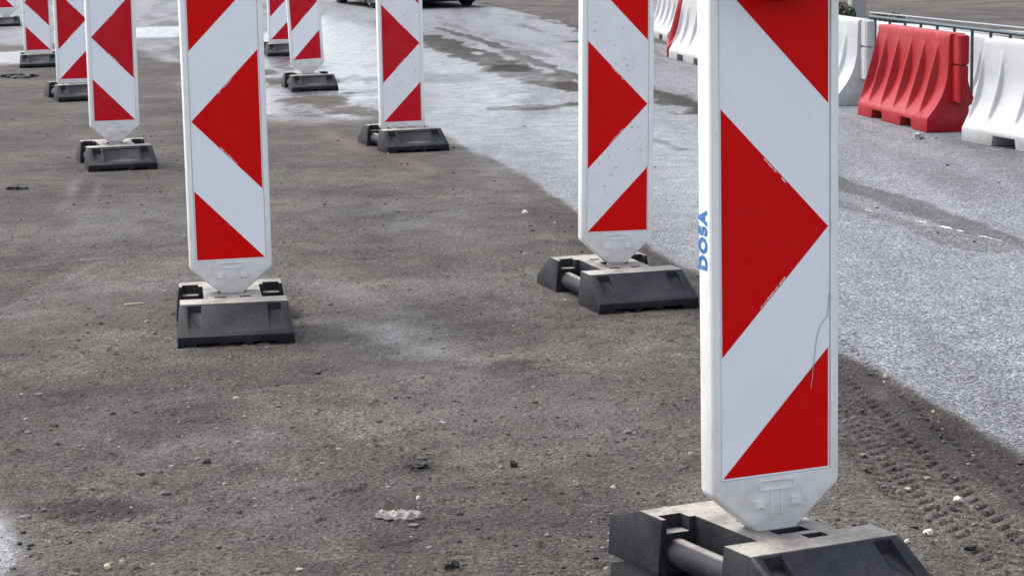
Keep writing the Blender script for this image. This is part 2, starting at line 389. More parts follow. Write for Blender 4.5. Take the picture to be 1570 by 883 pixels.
    for P, w_, a in (([(-1.93,8.0),(-1.80,8.55),(-1.72,9.3)],.016,.8),([(-1.80,7.5),(-1.62,7.9),(-1.50,8.15)],.012,.7),([(-2.05,9.15),(-1.8,9.35),(-1.3,9.5)],.018,.55),
                     ([(-2.42,12.4),(-2.27,11.4),(-2.22,10.6),(-2.35,9.9)],.03,.6),([(-2.28,12.4),(-2.14,11.4),(-2.10,10.6),(-2.2,9.9)],.025,.5),([(-1.2,6.4),(-.6,6.7),(-.3,7.2)],.02,.3)):
        dd, tt = seg_d(x, y, P); dd = dd+(fbm(x*14,y*6,111,3)-.5)*.02
        dust = np.maximum(dust, a*(1-sstep(w_*.5,w_*1.3,dd))*(.4+.6*vn(tt*5,tt*0,112)))
    dust *= .25+1.1*sstep(.3,.7,fbm(x*7,y*5,113,4))
    soil_glow = np.maximum(soil_glow, beyond*.10*sstep(.4,.65,fbm(x*.5,y*.25,95,5)))
    V = np.stack([x, y, z], 1)
    ny, nx = X.shape
    i = np.arange((ny-1)*(nx-1)); r_ = i//(nx-1); c_ = i % (nx-1); a = r_*nx+c_
    Q = np.stack([a, a+1, a+nx+1, a+nx], 1)
    fd = dirt[Q].mean(1); fb = beyond[Q].mean(1); fy = y[Q].mean(1)
    sel = np.where(fb > .5, 2, np.where((ed[Q].mean(1) > 0) & (fy < 21), 1, 0))
    attrs = dict(dust=np.clip(dust,0,1), dirt=dirt, wet=np.clip(wet,0,1), damp=np.clip(damp*(1-beyond),0,1), paint=paint, soil_glow=soil_glow)
    for k, nm in ((0,'road'),(1,'dirt_track'),(2,'ground')):
        q = Q[sel == k]; used, inv = np.unique(q, return_inverse=True)
        me = bpy.data.meshes.new(nm); n = len(used); nf = len(q)
        me.vertices.add(n); me.vertices.foreach_set('co', V[used].astype(np.float32).ravel())
        me.loops.add(nf*4); me.loops.foreach_set('vertex_index', inv.astype(np.int32).ravel())
        me.polygons.add(nf); me.polygons.foreach_set('loop_start', np.arange(nf, dtype=np.int32)*4)
        me.polygons.foreach_set('loop_total', np.full(nf, 4, np.int32))
        for an, arr in attrs.items():
            at = me.attributes.new(an, 'FLOAT', 'POINT'); at.data.foreach_set('value', arr[used].astype(np.float32))
        me.update(); me.validate()
        me.polygons.foreach_set('use_smooth', np.ones(nf, bool))
        o = mesh_obj(nm, me, M['ground']); o['kind'] = 'structure'
        o['label'] = {0:'pale speckled worn asphalt road, wet and shining in the distance',1:'brown grey dirt covered milled asphalt between the panels',2:'brown bare earth beyond the barriers'}[k]
make_ground()

# ------------------------------------------------------------------ loose chips on the dirt
def make_stones():
    rng = np.random.default_rng(5); base = bmesh.new(); bmesh.ops.create_icosphere(base, subdivisions=1, radius=1)
    bv = np.array([v.co[:] for v in base.verts]); base.verts.index_update(); bf = np.array([[v.index for v in f.verts] for f in base.faces]); base.free()
    V=[];T=[];n=0;Fc=[]
    N = 9500
    for i in range(N):
        y = 4.3*math.exp(rng.random()*1.35); hw = .25*y
        x = rng.uniform(-hw, hw)
        e = float(edge_x(np.array([y]))[0])-x
        if e < .02 and rng.random() > .05: continue
        r = min(.0016*(1-rng.random())**-.6, .009)
        if rng.random() < .012: r = rng.uniform(.008,.014)
        s = rng.uniform(.6,1.3,3)*r; s[2] *= .6
        a = rng.uniform(0,6.28); c, sn = math.cos(a), math.sin(a)
        v = bv*(1+rng.uniform(-.25,.25,(len(bv),1)))*s
        v = np.stack([v[:,0]*c-v[:,1]*sn, v[:,0]*sn+v[:,1]*c, v[:,2]],1)+np.array([x,y,s[2]*.35])
        V.append(v); Fc.append(bf+n); n += len(bv)
        t = rng.random(); t = t*.4 if rng.random() < .7 else .45+.42*t
        if rng.random() < .006: t = 1
        T.append(np.full(len(bv), t))
    me = bpy.data.meshes.new('stone_chips'); me.from_pydata(np.concatenate(V).tolist(), [], np.concatenate(Fc).tolist())
    at = me.attributes.new('tone','FLOAT','POINT'); at.data.foreach_set('value', np.concatenate(T).astype(np.float32))
    o = mesh_obj('stone_chips', me, M['stones']); tag(o, 'loose dark and pale stone chips scattered over the dirt', None, None, 'stuff')
make_stones()

# ------------------------------------------------------------------ panel
BW, SW, UN, ZT, ZC, ZS = .2864, .2369, .2417, .1244, .2215, .2506
TH = .052
def make_panel_body(drop):
    """white hollow body with V foot; drop shortens the foot zone (second make of panel)"""
    top = ZS+4*UN+.03; b = BW/2
    def arc(cx, cz, r, a0, a1, n=6): return [(cx+r*math.cos(R(a0+(a1-a0)*i/n)), cz+r*math.sin(R(a0+(a1-a0)*i/n))) for i in range(n+1)]
    out = [(-.034,ZT),(.034,ZT)] + [(b-.004,ZC-.006),(b,ZC+.004)] + arc(b-.05,top-.05,.05,0,90) + arc(-b+.05,top-.05,.05,90,180) + [(-b,ZC+.004),(-b+.004,ZC-.006)]
    bm = bmesh.new(); bm_prism(bm, out, 'y', -TH/2, TH/2); o = tmp(bm)
    c1 = bmesh.new()
    for s in (-1,1):
        w = SW/2+.0055
        a_, b_ = sorted((s*(TH/2-.0035), s*(TH/2+.02))); bm_box(c1, -w, w, a_, b_, ZS-.006, ZS+4*UN+.006)
    cut = tmp(c1)
    me = bake(o, [BEV(.007,3,30), CUT(cut)], 30, 'panel_body')
    bm = bmesh.new(); bm.from_mesh(me)
    # moulded foot details, both sides: oval loop, stem, two lugs; peg below
    for s in (-1,1):
        y0 = s*TH/2; y1 = s*(TH/2+.004)
        def slab(x0,x1,z0,z1,d=.004):
            bm_box(bm, x0,x1, min(y0-s*.002,y0+s*d), max(y0-s*.002,y0+s*d), z0, z1)
        zc = ZC+.004
        for x0,x1,z0,z1 in ((-.036,.036,zc+.010,zc+.0135),(-.036,.036,zc-.008,zc-.0045),(-.0395,-.036,zc-.0055,zc+.011),(.036,.0395,zc-.0055,zc+.011)):
            slab(x0,x1,z0,z1,.003)
        slab(-.013,-.009,zc-.060,zc-.008,.0025); slab(.009,.013,zc-.060,zc-.008,.0025)
        for cx in (-.042,.042):
            slab(cx-.011,cx+.011,zc-.040,zc-.026,.007)
            slab(cx-.015,cx+.015,zc-.0435,zc-.0405,.003)
    bm_box(bm, -.028,.028,-.02,.02, .06, ZT+.004)
    me2 = bm_mesh(bm, 'panel_body', 30); bpy.data.meshes.remove(me)
    return me2
def sheet_mesh(R_type, chips=True, back=False):
    """reflective sheet: white field, red arrow polygons, print ticks along the arrow edges"""
    bm = bmesh.new(); s = SW/2; u = UN; y = TH/2-.0035; e = .0045
    def poly(pts, yy, mi):
        if not R_type: pts = [(-a,b) for a,b in pts]
        v = [bm.verts.new((a, -yy, b)) for a,b in pts]; f = bm.faces.new(v); f.normal_update()
        if f.normal.y > 0: f.normal_flip()
        f.material_index = mi
    z = ZS
    poly([(-s-e,z-e),(s+e,z-e),(s+e,z+4*u+e),(-s-e,z+4*u+e)], y+.0006, 0)
    for p in ([(-s,z),(s,z),(s,z+u)], [(-s,z+u),(s,z+2*u),(-s,z+3*u)], [(s,z+3*u),(s,z+4*u),(-s,z+4*u)]): poly(p, y+.0012, 1)
    # thin edge seal round the sheet
    w = .0016
    for a,b,c,d in ((-s-e,-s-e+w,z-e,z+4*u+e),(s+e-w,s+e,z-e,z+4*u+e),(-s-e+w,s+e-w,z-e,z-e+w),(-s-e+w,s+e-w,z+4*u+e-w,z+4*u+e)):
        poly([(a,c),(b,c),(b,d),(a,d)], y+.0011, 2)
    if chips:
        rr = random.Random(3)
        for sg in (1,-1):
            t = .36
            while t < .60:
                l = rr.uniform(.012,.04); g = rr.uniform(.004,.014); h = rr.uniform(.0025,.0045)
                a0, a1 = -s+2*s*t, -s+2*s*(t+l)
                if sg == 1: z0, z1 = z+u+u*t, z+u+u*(t+l); k = h
                else: z0, z1 = z+3*u-u*t, z+3*u-u*(t+l); k = -h
                off = .003 if sg == 1 else -.003
                if rr.random() < .85: poly([(a0,z0+off),(a1,z1+off),(a1,z1+off+k),(a0,z0+off+k)], y+.0016, 3)
                t += l+g
    if back: bmesh.ops.rotate(bm, verts=bm.verts, cent=(0,0,0), matrix=Matrix.Rotation(math.pi,3,'Z'))
    return bm_mesh(bm, 'reflective_sheet', 0)
BODY = make_panel_body(0)
SH = {(t,b): sheet_mesh(t, True, b) for t in (True,False) for b in (True,False)}
bodies_done = []
def use_mesh(name, me, mats, parent):
    o = bpy.data.objects.new(name, me)
    if not me.materials:
        for m in mats: me.materials.append(m)
    return link(o, parent)
def sheet_obj(parent, R_type, back, white, red):
    me = SH[(R_type,back)]
    if not me.materials:
        for m in (M['sheet_white'],M['sheet_red'],M['line'],M['whitescuff']): me.materials.append(m)
    o = bpy.data.objects.new('reflective_sheet', me); link(o, parent)
    for i, m in ((0,white),(1,red)):
        o.material_slots[i].link = 'OBJECT'; o.material_slots[i].material = m
    return o
def panel(x, y, yaw, lean, scale, dz, R_type, label, white=None, red=None):
    t = thing('guide_panel', label, 'traffic panel', (x,y,dz), (0,lean,R(yaw)), scale, 'red and white guide panels')
    use_mesh('panel_body', BODY, [M['body']], t)
    sheet_obj(t, R_type, False, white or M['sheet_white'], red or M['sheet_red'])
    sheet_obj(t, R_type, True, white or M['sheet_white'], red or M['sheet_red'])
    return t

# ------------------------------------------------------------------ rubber base
BL, BWD, BH, LIP, ST = .765, .3931, .1264, .0382, .244
def make_base(framed=False, back_lip=LIP, variant=False):
    w = BWD/2; L = BL/2; DI = .137
    bm = bmesh.new()
    # side profile swept across, ends leaning in towards the top
    prof = [(-L,0),(L,0),(L+.001,back_lip),(ST,BH),(-ST,BH),(-L-.001,LIP)]
    tap = lambda z: 1-.07*max(0,(z-.02))/(BH-.02)
    A = [bm.verts.new((-w*tap(z), d, z)) for d,z in prof]; B = [bm.verts.new((w*tap(z), d, z)) for d,z in prof]
    bm.faces.new(A); bm.faces.new(B[::-1])
    for i in range(6): bm.faces.new((A[i],B[i],B[(i+1)%6],A[(i+1)%6]))
    bmesh.ops.recalc_face_normals(bm, faces=bm.faces)
    o = tmp(bm)
    c = bmesh.new()
    for s in (-1,1):
        a, b_ = sorted((s*.100, s*.30)); bm_box(c, a, b_, -DI, DI, -.02, .20)          # open sides over the carrying bars
    o2 = tmp(c)
    c = bmesh.new()
    for sx in (-1,1):                                                                # ledges let into the pads' inner corners
        for sy in (1,):
            a, b_ = sorted((sx*.115, sx*.172)); e, f = sorted((sy*.12, sy*.178)); bm_box(c, a, b_, e, f, .094, .20)
    bm_box(c, -.048,.048, -.030,.047, .05,.2)                                        # panel socket
    if variant:
        bm_box(c, -.034,.046, -.112,-.070, .05,.2); bm_box(c, .006,.056, -.172,-.136, .05,.2)
    for a,b_ in () if variant else ((-.062,-.022),(.022,.062)):
        bm_box(c, a,b_, .108,.132, .09,.2); bm_box(c, a,b_, -.132,-.108, .09,.2)
    o3 = tmp(c)
    c = bmesh.new()
    # hand pockets sunk into both sloping faces
    for sy in (-1,) if variant else (-1,1):
        for sx in (-1,1):
            x0, x1 = sorted((sx*.112, sx*.158))
            pts = [(sy*(ST+.008), BH+.06),(sy*(ST+.008), .092 if framed or variant else .101),(sy*(L-.018), .0505),(sy*(L-.018), BH+.06)]
            bm_prism(c, pts, 'x', x0, x1)
        zz = lambda d: LIP+(BH-LIP)*(L-d)/(L-ST)
        pts = [(sy*(ST+.018), zz(ST+.018)+.02),(sy*(ST+.018), zz(ST+.018)-.005),(sy*(L-.022), zz(L-.022)-.005),(sy*(L-.022), zz(L-.022)+.02)]
        if framed: bm_prism(c, pts, 'x', -.098, .098)
    for sy in (-1,1):                                                                # feet: slots under the lip
        for x0,x1 in ((-.135,-.055),(-.03,.03),(.055,.135)):
            e, f = sorted((sy*(L-.08), sy*(L+.05))); bm_box(c, x0,x1, e,f, -.02,.014)
    o4 = tmp(c)
    me = bake(o, [CUT(o2), CUT(o3), CUT(o4), BEV(.0045,2,30)], 32, 'base_slab')
    return me
BASE = {'plain':make_base(), 'framed':make_base(True), 'thick':make_base(False, .086, True)}
def bar_mesh(s):
    bm = bmesh.new(); bm_cyl(bm, (s*.145,-.152,.048), (s*.145,.152,.048), .032, 24)
    return bm_mesh(bm, 'carrying_bar', 40)
BARS = {s: bar_mesh(s) for s in (-1,1)}
def base(x, y, yaw, scale, z, label, kind='plain'):
    t = thing('rubber_base', label, 'base plate', (x,y,z), (0,0,R(yaw)), scale, 'dark rubber bases under the panels')
    # local -Y is the front; model is symmetric front to back
    use_mesh('base_slab', BASE[kind], [M['rubber']], t)
    for s in (-1,1): use_mesh('carrying_bar', BARS[s], [M['rubber']], t)
    return t

SR, HAZED, DIRTY = M['sheet_red'], M['sheet_red_hazed'], M['sheet_dirty']
PANELS = [  # x, y, yaw, lean, scale, dz, arrow right?, base yaw, base scale, labels
 (.4921,4.1935,22.8,-.004,.9692,.0902,True,None,1.0,'nearest and largest white panel with red arrows, DOSA stencilled in blue on its side','dusty rubber base at the bottom edge carrying the nearest panel with the blue letters',None,None),
 (-.979,7.702,13.3,0,.993,-.005,False,8.7,.993,'large left foreground panel whose clean red arrows point left','dark rubber base seen head on under the large left foreground panel',None,None),
 (.383,8.204,14.9,.017,.965,.003,True,16.6,.965,'dirt speckled panel with right pointing arrow directly left of the nearest panel','angled rubber base with dusty top touching the left edge of the nearest panel',DIRTY,None),
 (-.666,13.915,15.3,.001,.998,-.092,True,17.2,.998,'panel in the picture\'s centre with right pointing arrow, sunk low in its base','rubber base at the asphalt edge under the panel in the centre',DIRTY,HAZED),
 (-2.33,13.184,18.3,.007,1.013,.007,False,15.9,1.013,'left pointing arrow panel partly covering the right arrow panel behind it','rubber base with framed recess under the left arrow panel at the left',None,HAZED),
 (-1.692,19.039,11.3,-.040,.993,-.001,True,12.6,.993,'tilted panel leaning to the left beside the wet patch','rubber base standing on the wet patch under the tilted panel',None,HAZED),
 (-3.57,18.44,15,.003,1.0,-.092,True,20.0,1.0,'right arrow panel half hidden behind the left arrow panel','rubber base half hidden behind the left arrow panel',None,HAZED),
 (-2.42,24.1,11,.0,1.0,-.092,True,12,1.0,'distant right arrow panel peeping out behind the large left foreground panel','distant rubber base showing between the left foreground panel and the tilted panel',None,HAZED),
 (-4.79,22.93,14,.0,1.0,-.092,False,12,1.0,'distant left arrow panel behind the half hidden right arrow panel','distant rubber base behind the half hidden right arrow panel at left',None,HAZED),
 (-7.25,32.6,12,-.01,1.03,.0,False,12,1.0,'farthest panel, cut by the top left corner of the picture','farthest rubber base, cut by the left edge near the top corner',None,HAZED),
]
roots = []
for (x,y,ya,le,s,dz,rt,by,bs,lp,lb,wm,rm) in PANELS:
    roots.append(panel(x,y,ya,le,s,dz,rt,lp,wm,rm))
    if by is None:
        o = base(.4866,4.2206,24.4,.8877,.109,lb,'thick'); o.rotation_euler.x = R(-2.0)
        base(.4866,4.2206,24.4,.8877,0,'lower rubber base, mostly hidden beneath the base of the nearest panel','thick')
    else: base(x,y,by,bs,0,lb,'framed' if y > 10 else 'plain')

# lettering stencilled on the nearest panel's left side, reading upward
def lettering(parent):
    cu = bpy.data.curves.new('t','FONT'); cu.body = 'DOSA'; cu.size = .046; cu.space_character = 1.22; cu.extrude = 0; cu.offset = .0025
    o = bpy.data.objects.new('t', cu); COL.objects.link(o)
    dg = bpy.context.evaluated_depsgraph_get(); dg.update()
    me = bpy.data.meshes.new_from_object(o.evaluated_get(dg)); bpy.data.objects.remove(o, do_unlink=True)
    me.name = 'lettering'
    v = np.array([p.co[:] for p in me.vertices]); L0 = v[:,0].max(); 
    ln = .118/L0
    for p in me.vertices:
        # text x -> up (z); text y -> towards the back of the side face seen from the left
        tx, ty = p.co.x*ln, p.co.y*.98
        p.co = (-BW/2-.0009, -.010+ty, .664+tx)
    me.materials.clear()
    me.update()
    bm = bmesh.new(); bm.from_mesh(me)
    # stencil bridges: small gaps cut across each letter
    bm.to_mesh(me); bm.free()
    return mesh_obj('lettering', me, M['ink'], parent)
lettering(roots[0])
def ribbon(name, pts, w, mat, parent, y):
    bm = bmesh.new(); prev = None
    for i,(a,b) in enumerate(pts):
        p0 = Vector(pts[max(0,i-1)]); p1 = Vector(pts[min(len(pts)-1,i+1)]); d = (p1-p0).normalized(); n = Vector((-d.y,d.x))*w/2
        cur = (bm.verts.new((a+n.x,y,b+n.y)), bm.verts.new((a-n.x,y,b-n.y)))
        if prev:
            f = bm.faces.new((prev[0],prev[1],cur[1],cur[0]))
        prev = cur
    return mesh_obj(name, bm_mesh(bm, name, 0), mat, parent)
s_ = SW/2; yy = -(TH/2-.0035+.0026)
ribbon('scratch', [(s_+.001,.600),(s_,.575),(s_-.002,.555),(s_-.012,.545),(s_-.022,.530),(s_-.028,.505),(s_-.031,.480),(s_-.035,.452),(s_-.037,.43),(s_-.041,.412)], .0015, M['scuff'], roots[0], yy)

# warning lamp clamped over the top of the nearest panel
def lamp():
    t = thing('warning_lamp', 'black underside of a warning lamp on the nearest panel, at the top edge', 'lamp', (.4921,4.1935,.0902), (0,0,R(22.8)), .9692)
    bm = bmesh.new()
    def rr(w,h,r,cz,n=6):
        p=[]
        for cx,cy,a in ((w-r,h-r,0),(-w+r,h-r,90),(-w+r,-h+r,180),(w-r,-h+r,270)):
            for i in range(n+1): p.append((cx+r*math.cos(R(a+90*i/n)), cz+cy+r*math.sin(R(a+90*i/n))))
        return p
    bm_prism(bm, rr(.062,.070,.058,1.250,10), 'y', -.135, -.034); bmesh.ops.bevel(bm, geom=[e for e in bm.edges if e.calc_face_angle(0)>1], offset=.014, segments=3, affect='EDGES')
    mesh_obj('battery_case', bm_mesh(bm,'battery_case'), M['black_plastic'], t)
    bm = bmesh.new(); bm_cyl(bm, (0,-.120,1.395),(0,-.050,1.395),.095,40); mesh_obj('lens_ring', bm_mesh(bm,'lens_ring'), M['black_plastic'], t)
    for sgn,y0,y1 in ((-1,-.150,-.120),(1,-.050,-.020)):
        bm = bmesh.new(); bm_cyl(bm,(0,y0,1.395),(0,y1,1.395),.070 if sgn<0 else .088,40, .088 if sgn<0 else .070); mesh_obj('lens', bm_mesh(bm,'lens'), M['amber'], t)
    bm = bmesh.new(); bm_box(bm,-.02,.02,-.036,.036,1.258,1.330); bm_box(bm,-.02,.02,-.0385,-.0335,1.2,1.258); mesh_obj('bracket', bm_mesh(bm,'bracket'), M['pole'], t)
lamp()

# ------------------------------------------------------------------ water filled barriers
def make_barrier(L, nr, depth, rw, name):
    """origin: front right bottom corner... local x along length (0 = near/right end, -L = far/left end), local -y = front, z up"""
    W = .40; H = .62; cy = .20   # centre line is .20 behind the front foot
    curve = [(H,.050),(H-.02,.056),(.56,.058),(.50,.060),(.43,.061),(.36,.066),(.29,.080),(.22,.106),(.155,.145),(.10,.190),(.088,.198),(.076,.200),(0,.200)]
    def off(z):
        zs = [c[0] for c in curve][::-1]; os = [c[1] for c in curve][::-1]; return float(np.interp(z, zs, os))
    straight = lambda z: .056+(.190-.056)*(0.575-z)/(.575-.105)
    centers = [-L*(i+.75)/(nr+.5) for i in range(nr)]; fins = centers+[-L+.0]
    ribx = sorted(set([-L]+[0.0]+[q for c in centers for q in (c-rw*.75,c-rw*.3,c,c+rw*.3,c+rw*.75)]+[-L+rw*.3,-L+rw*.75]))
    # notches (fork pockets) in the foot
    notch = [(-L*.80,-L*.62),(-L*.38,-L*.20)]
    zs = [H,H-.012,.60,.575,.55,.52,.48,.44,.40,.36,.32,.28,.24,.20,.16,.12,.10,.088,.076,0]
    bm = bmesh.new()
    def skin(sign):
        rows=[]
        for z in zs:
            row=[]
            for x in ribx:
                o = off(z)
                if .105 < z < .575:
                    k = 0
                    for c in fins:
                        dx = abs(x-c)
                        if dx <= rw*.3+1e-6: k = 1
                    if k: o += max(0, straight(z)-o)*depth
                row.append(bm.verts.new((x, cy-sign*o if True else 0, z)))
            rows.append(row)
        for i in range(len(zs)-1):
            for j in range(len(ribx)-1):
                q = [rows[i][j],rows[i+1][j],rows[i+1][j+1],rows[i][j+1]]
                bm.faces.new(q if sign > 0 else q[::-1])
        return rows
    A = skin(1); B = skin(-1)
    for j in range(len(ribx)-1):
        bm.faces.new((A[0][j],A[0][j+1],B[0][j+1],B[0][j])); bm.faces.new((A[-1][j+1],A[-1][j],B[-1][j],B[-1][j+1]))
    for i in range(len(zs)-1):
        bm.faces.new((A[i][0],B[i][0],B[i+1][0],A[i+1][0])); bm.faces.new((B[i][-1],A[i][-1],A[i+1][-1],B[i+1][-1]))
    bmesh.ops.recalc_face_normals(bm, faces=bm.faces)
    o = tmp(bm); c = bmesh.new()
    for a,b in notch:
        bm_prism(c, [(a,-.05),(b,-.05),(b-.03,.062),(a+.03,.062)], 'y', -.1, .5)
    ct = tmp(c)
    return bake(o, [CUT(ct), BEV(.006,2,42)], 30, name)
def tongue_mesh(x0, x1, z0, z1, w=.042):
    bm = bmesh.new(); r = w
    lo, hi = min(x0,x1), max(x0,x1)
    pts = [(lo,.20-w),(hi-.02,.20-w),(hi,.20-w*.5),(hi,.20+w*.5),(hi-.02,.20+w),(lo,.20+w)]
    bm_prism(bm, pts, 'z', z0, z1); bmesh.ops.bevel(bm, geom=bm.edges[:], offset=.007, segments=2, affect='EDGES')
    return bm_mesh(bm, 'connector', 30)
BARM = {}
def barrier(x, y, z, axis_deg, red, label, L=1.39, nr=5, depth=1.0, rw=.020, group='red and white water barriers'):
    """(x,y): front right bottom corner. axis_deg: heading of the long axis going away, from +Y towards -X"""
    key = (L, nr, depth, rw)
    if key not in BARM:
        BARM[key] = (make_barrier(L,nr,depth,rw,'barrier_shell'), tongue_mesh(-.02,.13,.430,.614,.036), tongue_mesh(-.02,.12,.19,.424,.036), tongue_mesh(-L-.20,-L+.02,.02,.20))
    # local -x = away. world away dir = (-sin a, cos a) => local +x = (sin a, -cos a) => rotation z = a-90
    a = R(axis_deg)
    t = thing('water_barrier', label, 'barrier', (x,y,z), (0,0,a-math.pi/2), 1.0, group)
    mat = M['red_barrier'] if red else M['white_barrier']
    for i, (n, me) in enumerate(zip(('barrier_shell','connector','connector','connector'), BARM[key])):
        o = bpy.data.objects.new(n, me); 
        if not me.materials: me.materials.append(mat)
        link(o, t); o.material_slots[0].link = 'OBJECT'; o.material_slots[0].material = mat
    return t
E1 = dict(L=1.39, nr=5, depth=.92, rw=.022); E2 = dict(L=1.60, nr=4, depth=.55, rw=.032)
barrier(2.651,14.15,0, 9.25, True, 'red ribbed water barrier between two white ones at right', **E1)
barrier(3.282,11.965,0, 18, False, 'white water barrier cut by the right edge of the picture', L=1.70, nr=5, depth=.55, rw=.032)
barrier(2.40,16.25,0, 8.5, False, 'white water barrier just right of the nearest panel, behind the red one', **E2)
barrier(2.10,18.35,0, 8.5, True, 'red water barrier hidden behind the nearest panel', **E1)
barrier(1.84,20.52,0, 9.0, False, 'white water barrier left of the nearest panel with red end behind it', **E2)
barrier(1.589,22.35,0, -4.0, True, 'red barrier showing only its dark end between two white ones', **E1)
barrier(1.78,24.987,0, 5.0, False, 'farther white water barrier beside the speckled panel', **E2)
barrier(1.66,27.2,0, 5.0, True, 'farthest red ribbed barrier at the top edge beside the speckled panel', **E1)

# second row and railing on the lower ground behind
def on_row(s, t):   # s metres along the row (away), t metres to the right of the reference line
    ax, ay = -.161, .987
    return 2.65+ax*s+ay*t, 14.15+ay*s-ax*t
k = 0
LBL = ['white barrier behind the railing, nearest of the back row','white barrier behind the railing above the gap of red and white','white barrier behind the railing over the red barrier\'s middle','white barrier behind the railing, far left of the back row']
for s in (1.7, 3.35, 5.0, 6.6):
    x, y = on_row(s, 1.75)
    barrier(x, y, -.25, 9.25, False, LBL[k], group='white barriers behind the railing', **E2); k += 1
def railing():
    x0, y0 = on_row(-1.0, 1.30); x1, y1 = on_row(5.3, 1.30)
    x0,y0,x1,y1 = 3.85,14.6,3.07,19.0
    t = thing('metal_railing', 'dark blue green metal railing behind the red barrier', 'railing', (x0,y0,-.25))
    d = Vector((x1-x0,y1-y0,0)); Ln = d.length; d.normalize()
    H = .765
    bm = bmesh.new(); bm_cyl(bm, (0,0,H), tuple(d*Ln+Vector((0,0,H))), .015, 12); mesh_obj('top_rail', bm_mesh(bm,'top_rail'), M['rail'], t)
    bm = bmesh.new(); bm_cyl(bm, tuple(Vector((0,0,.12))), tuple(d*Ln+Vector((0,0,.12))), .018, 12); mesh_obj('lower_rail', bm_mesh(bm,'lower_rail'), M['rail'], t)
    bm = bmesh.new(); bm_cyl(bm, (0,0,H+.05), tuple(d*Ln+Vector((0,0,H+.035))), .007, 10); mesh_obj('upper_rail', bm_mesh(bm,'upper_rail'), M['pole'], t)
    n = int(Ln/.36)
    me = None
    for i in range(n+1):
        if me is None:
            bm = bmesh.new(); bm_cyl(bm, (0,0,0),(0,0,H-.01),.012,10); me = bm_mesh(bm,'post'); me.materials.append(M['rail'])
        o = bpy.data.objects.new('post', me); o.location = d*min(Ln-.02, i*.36+.02); link(o, t)
railing()

# ------------------------------------------------------------------ things beyond the railing
def pipe():
    bm = bmesh.new(); pts = [(4.6,32.6),(5.4,30.9),(6.05,29.4),(6.7,27.6),(7.6,25.0)]
    for p,q in zip(pts[:-1],pts[1:]): bm_cyl(bm, (*p,-.19),(*q,-.19),.06,14)
    o = mesh_obj('pipe', bm_mesh(bm,'pipe'), M['concrete']); tag(o, 'pale grey pipe lying on the earth behind the railing at right', 'pipe')
pipe()
def post():
    t = thing('concrete_post', 'short grey concrete post in front of dark shrub right of nearest panel', 'post', (5.35,34.4,-.25), (0,0,R(10)))
    bm = bmesh.new(); bm_prism(bm, [(-.11,-.11),(.11,-.11),(.11,.11),(-.11,.11)], 'z', 0, .95); bmesh.ops.bevel(bm, geom=bm.edges[:], offset=.012, segments=2, affect='EDGES')
    mesh_obj('shaft', bm_mesh(bm,'shaft'), M['concrete'], t)
    bm = bmesh.new(); bm_box(bm,-.13,.13,-.13,.13,.95,1.0); mesh_obj('cap', bm_mesh(bm,'cap'), M['concrete'], t)
post()
M['leaf'] = mat_plastic('dark olive leaf', (.025,.027,.014), .6, dirt=(.10,.09,.03), dirt_amt=.7, scale=6, bump=0)
M['bark'] = mat_plastic('dark bark', (.05,.04,.03), .9, dirt_amt=.3)
def shrub(x, y, h, w, label):
    rr = random.Random(int(x*100)); t = thing('shrub', label, 'shrub', (x,y,-.25), group='dark low shrubs')
    bm = bmesh.new()
    for i in range(7):
        a = rr.uniform(0,6.28); bm_cyl(bm,(0,0,0),(math.cos(a)*w*.4,math.sin(a)*w*.4,h*rr.uniform(.5,.9)),.012,6,.004)
    mesh_obj('stem', bm_mesh(bm,'stem'), M['bark'], t)
    bm = bmesh.new()
    for i in range(900):
        while True:
            p = Vector((rr.uniform(-1,1),rr.uniform(-1,1),rr.uniform(0,1)))
            if p.x**2+p.y**2+(p.z-.35)**2*2 < 1 and rr.random() < .9: break
        c = Vector((p.x*w/2,p.y*w/2,p.z*h)); a = Vector((rr.gauss(0,1),rr.gauss(0,1),rr.gauss(0,1))).normalized(); b = a.orthogonal().normalized()
        l = rr.uniform(.03,.06)
        bm.faces.new([bm.verts.new(c+a*l), bm.verts.new(c+b*l*.4), bm.verts.new(c-a*l), bm.verts.new(c-b*l*.4)])
    mesh_obj('foliage', bm_mesh(bm,'foliage',0), M['leaf'], t)
shrub(4.95,33.6,.30,.55,'dark olive shrub beside the concrete post just right of nearest panel')
shrub(5.62,33.2,.14,.6,'low dark shrub right of the concrete post behind the white barrier')

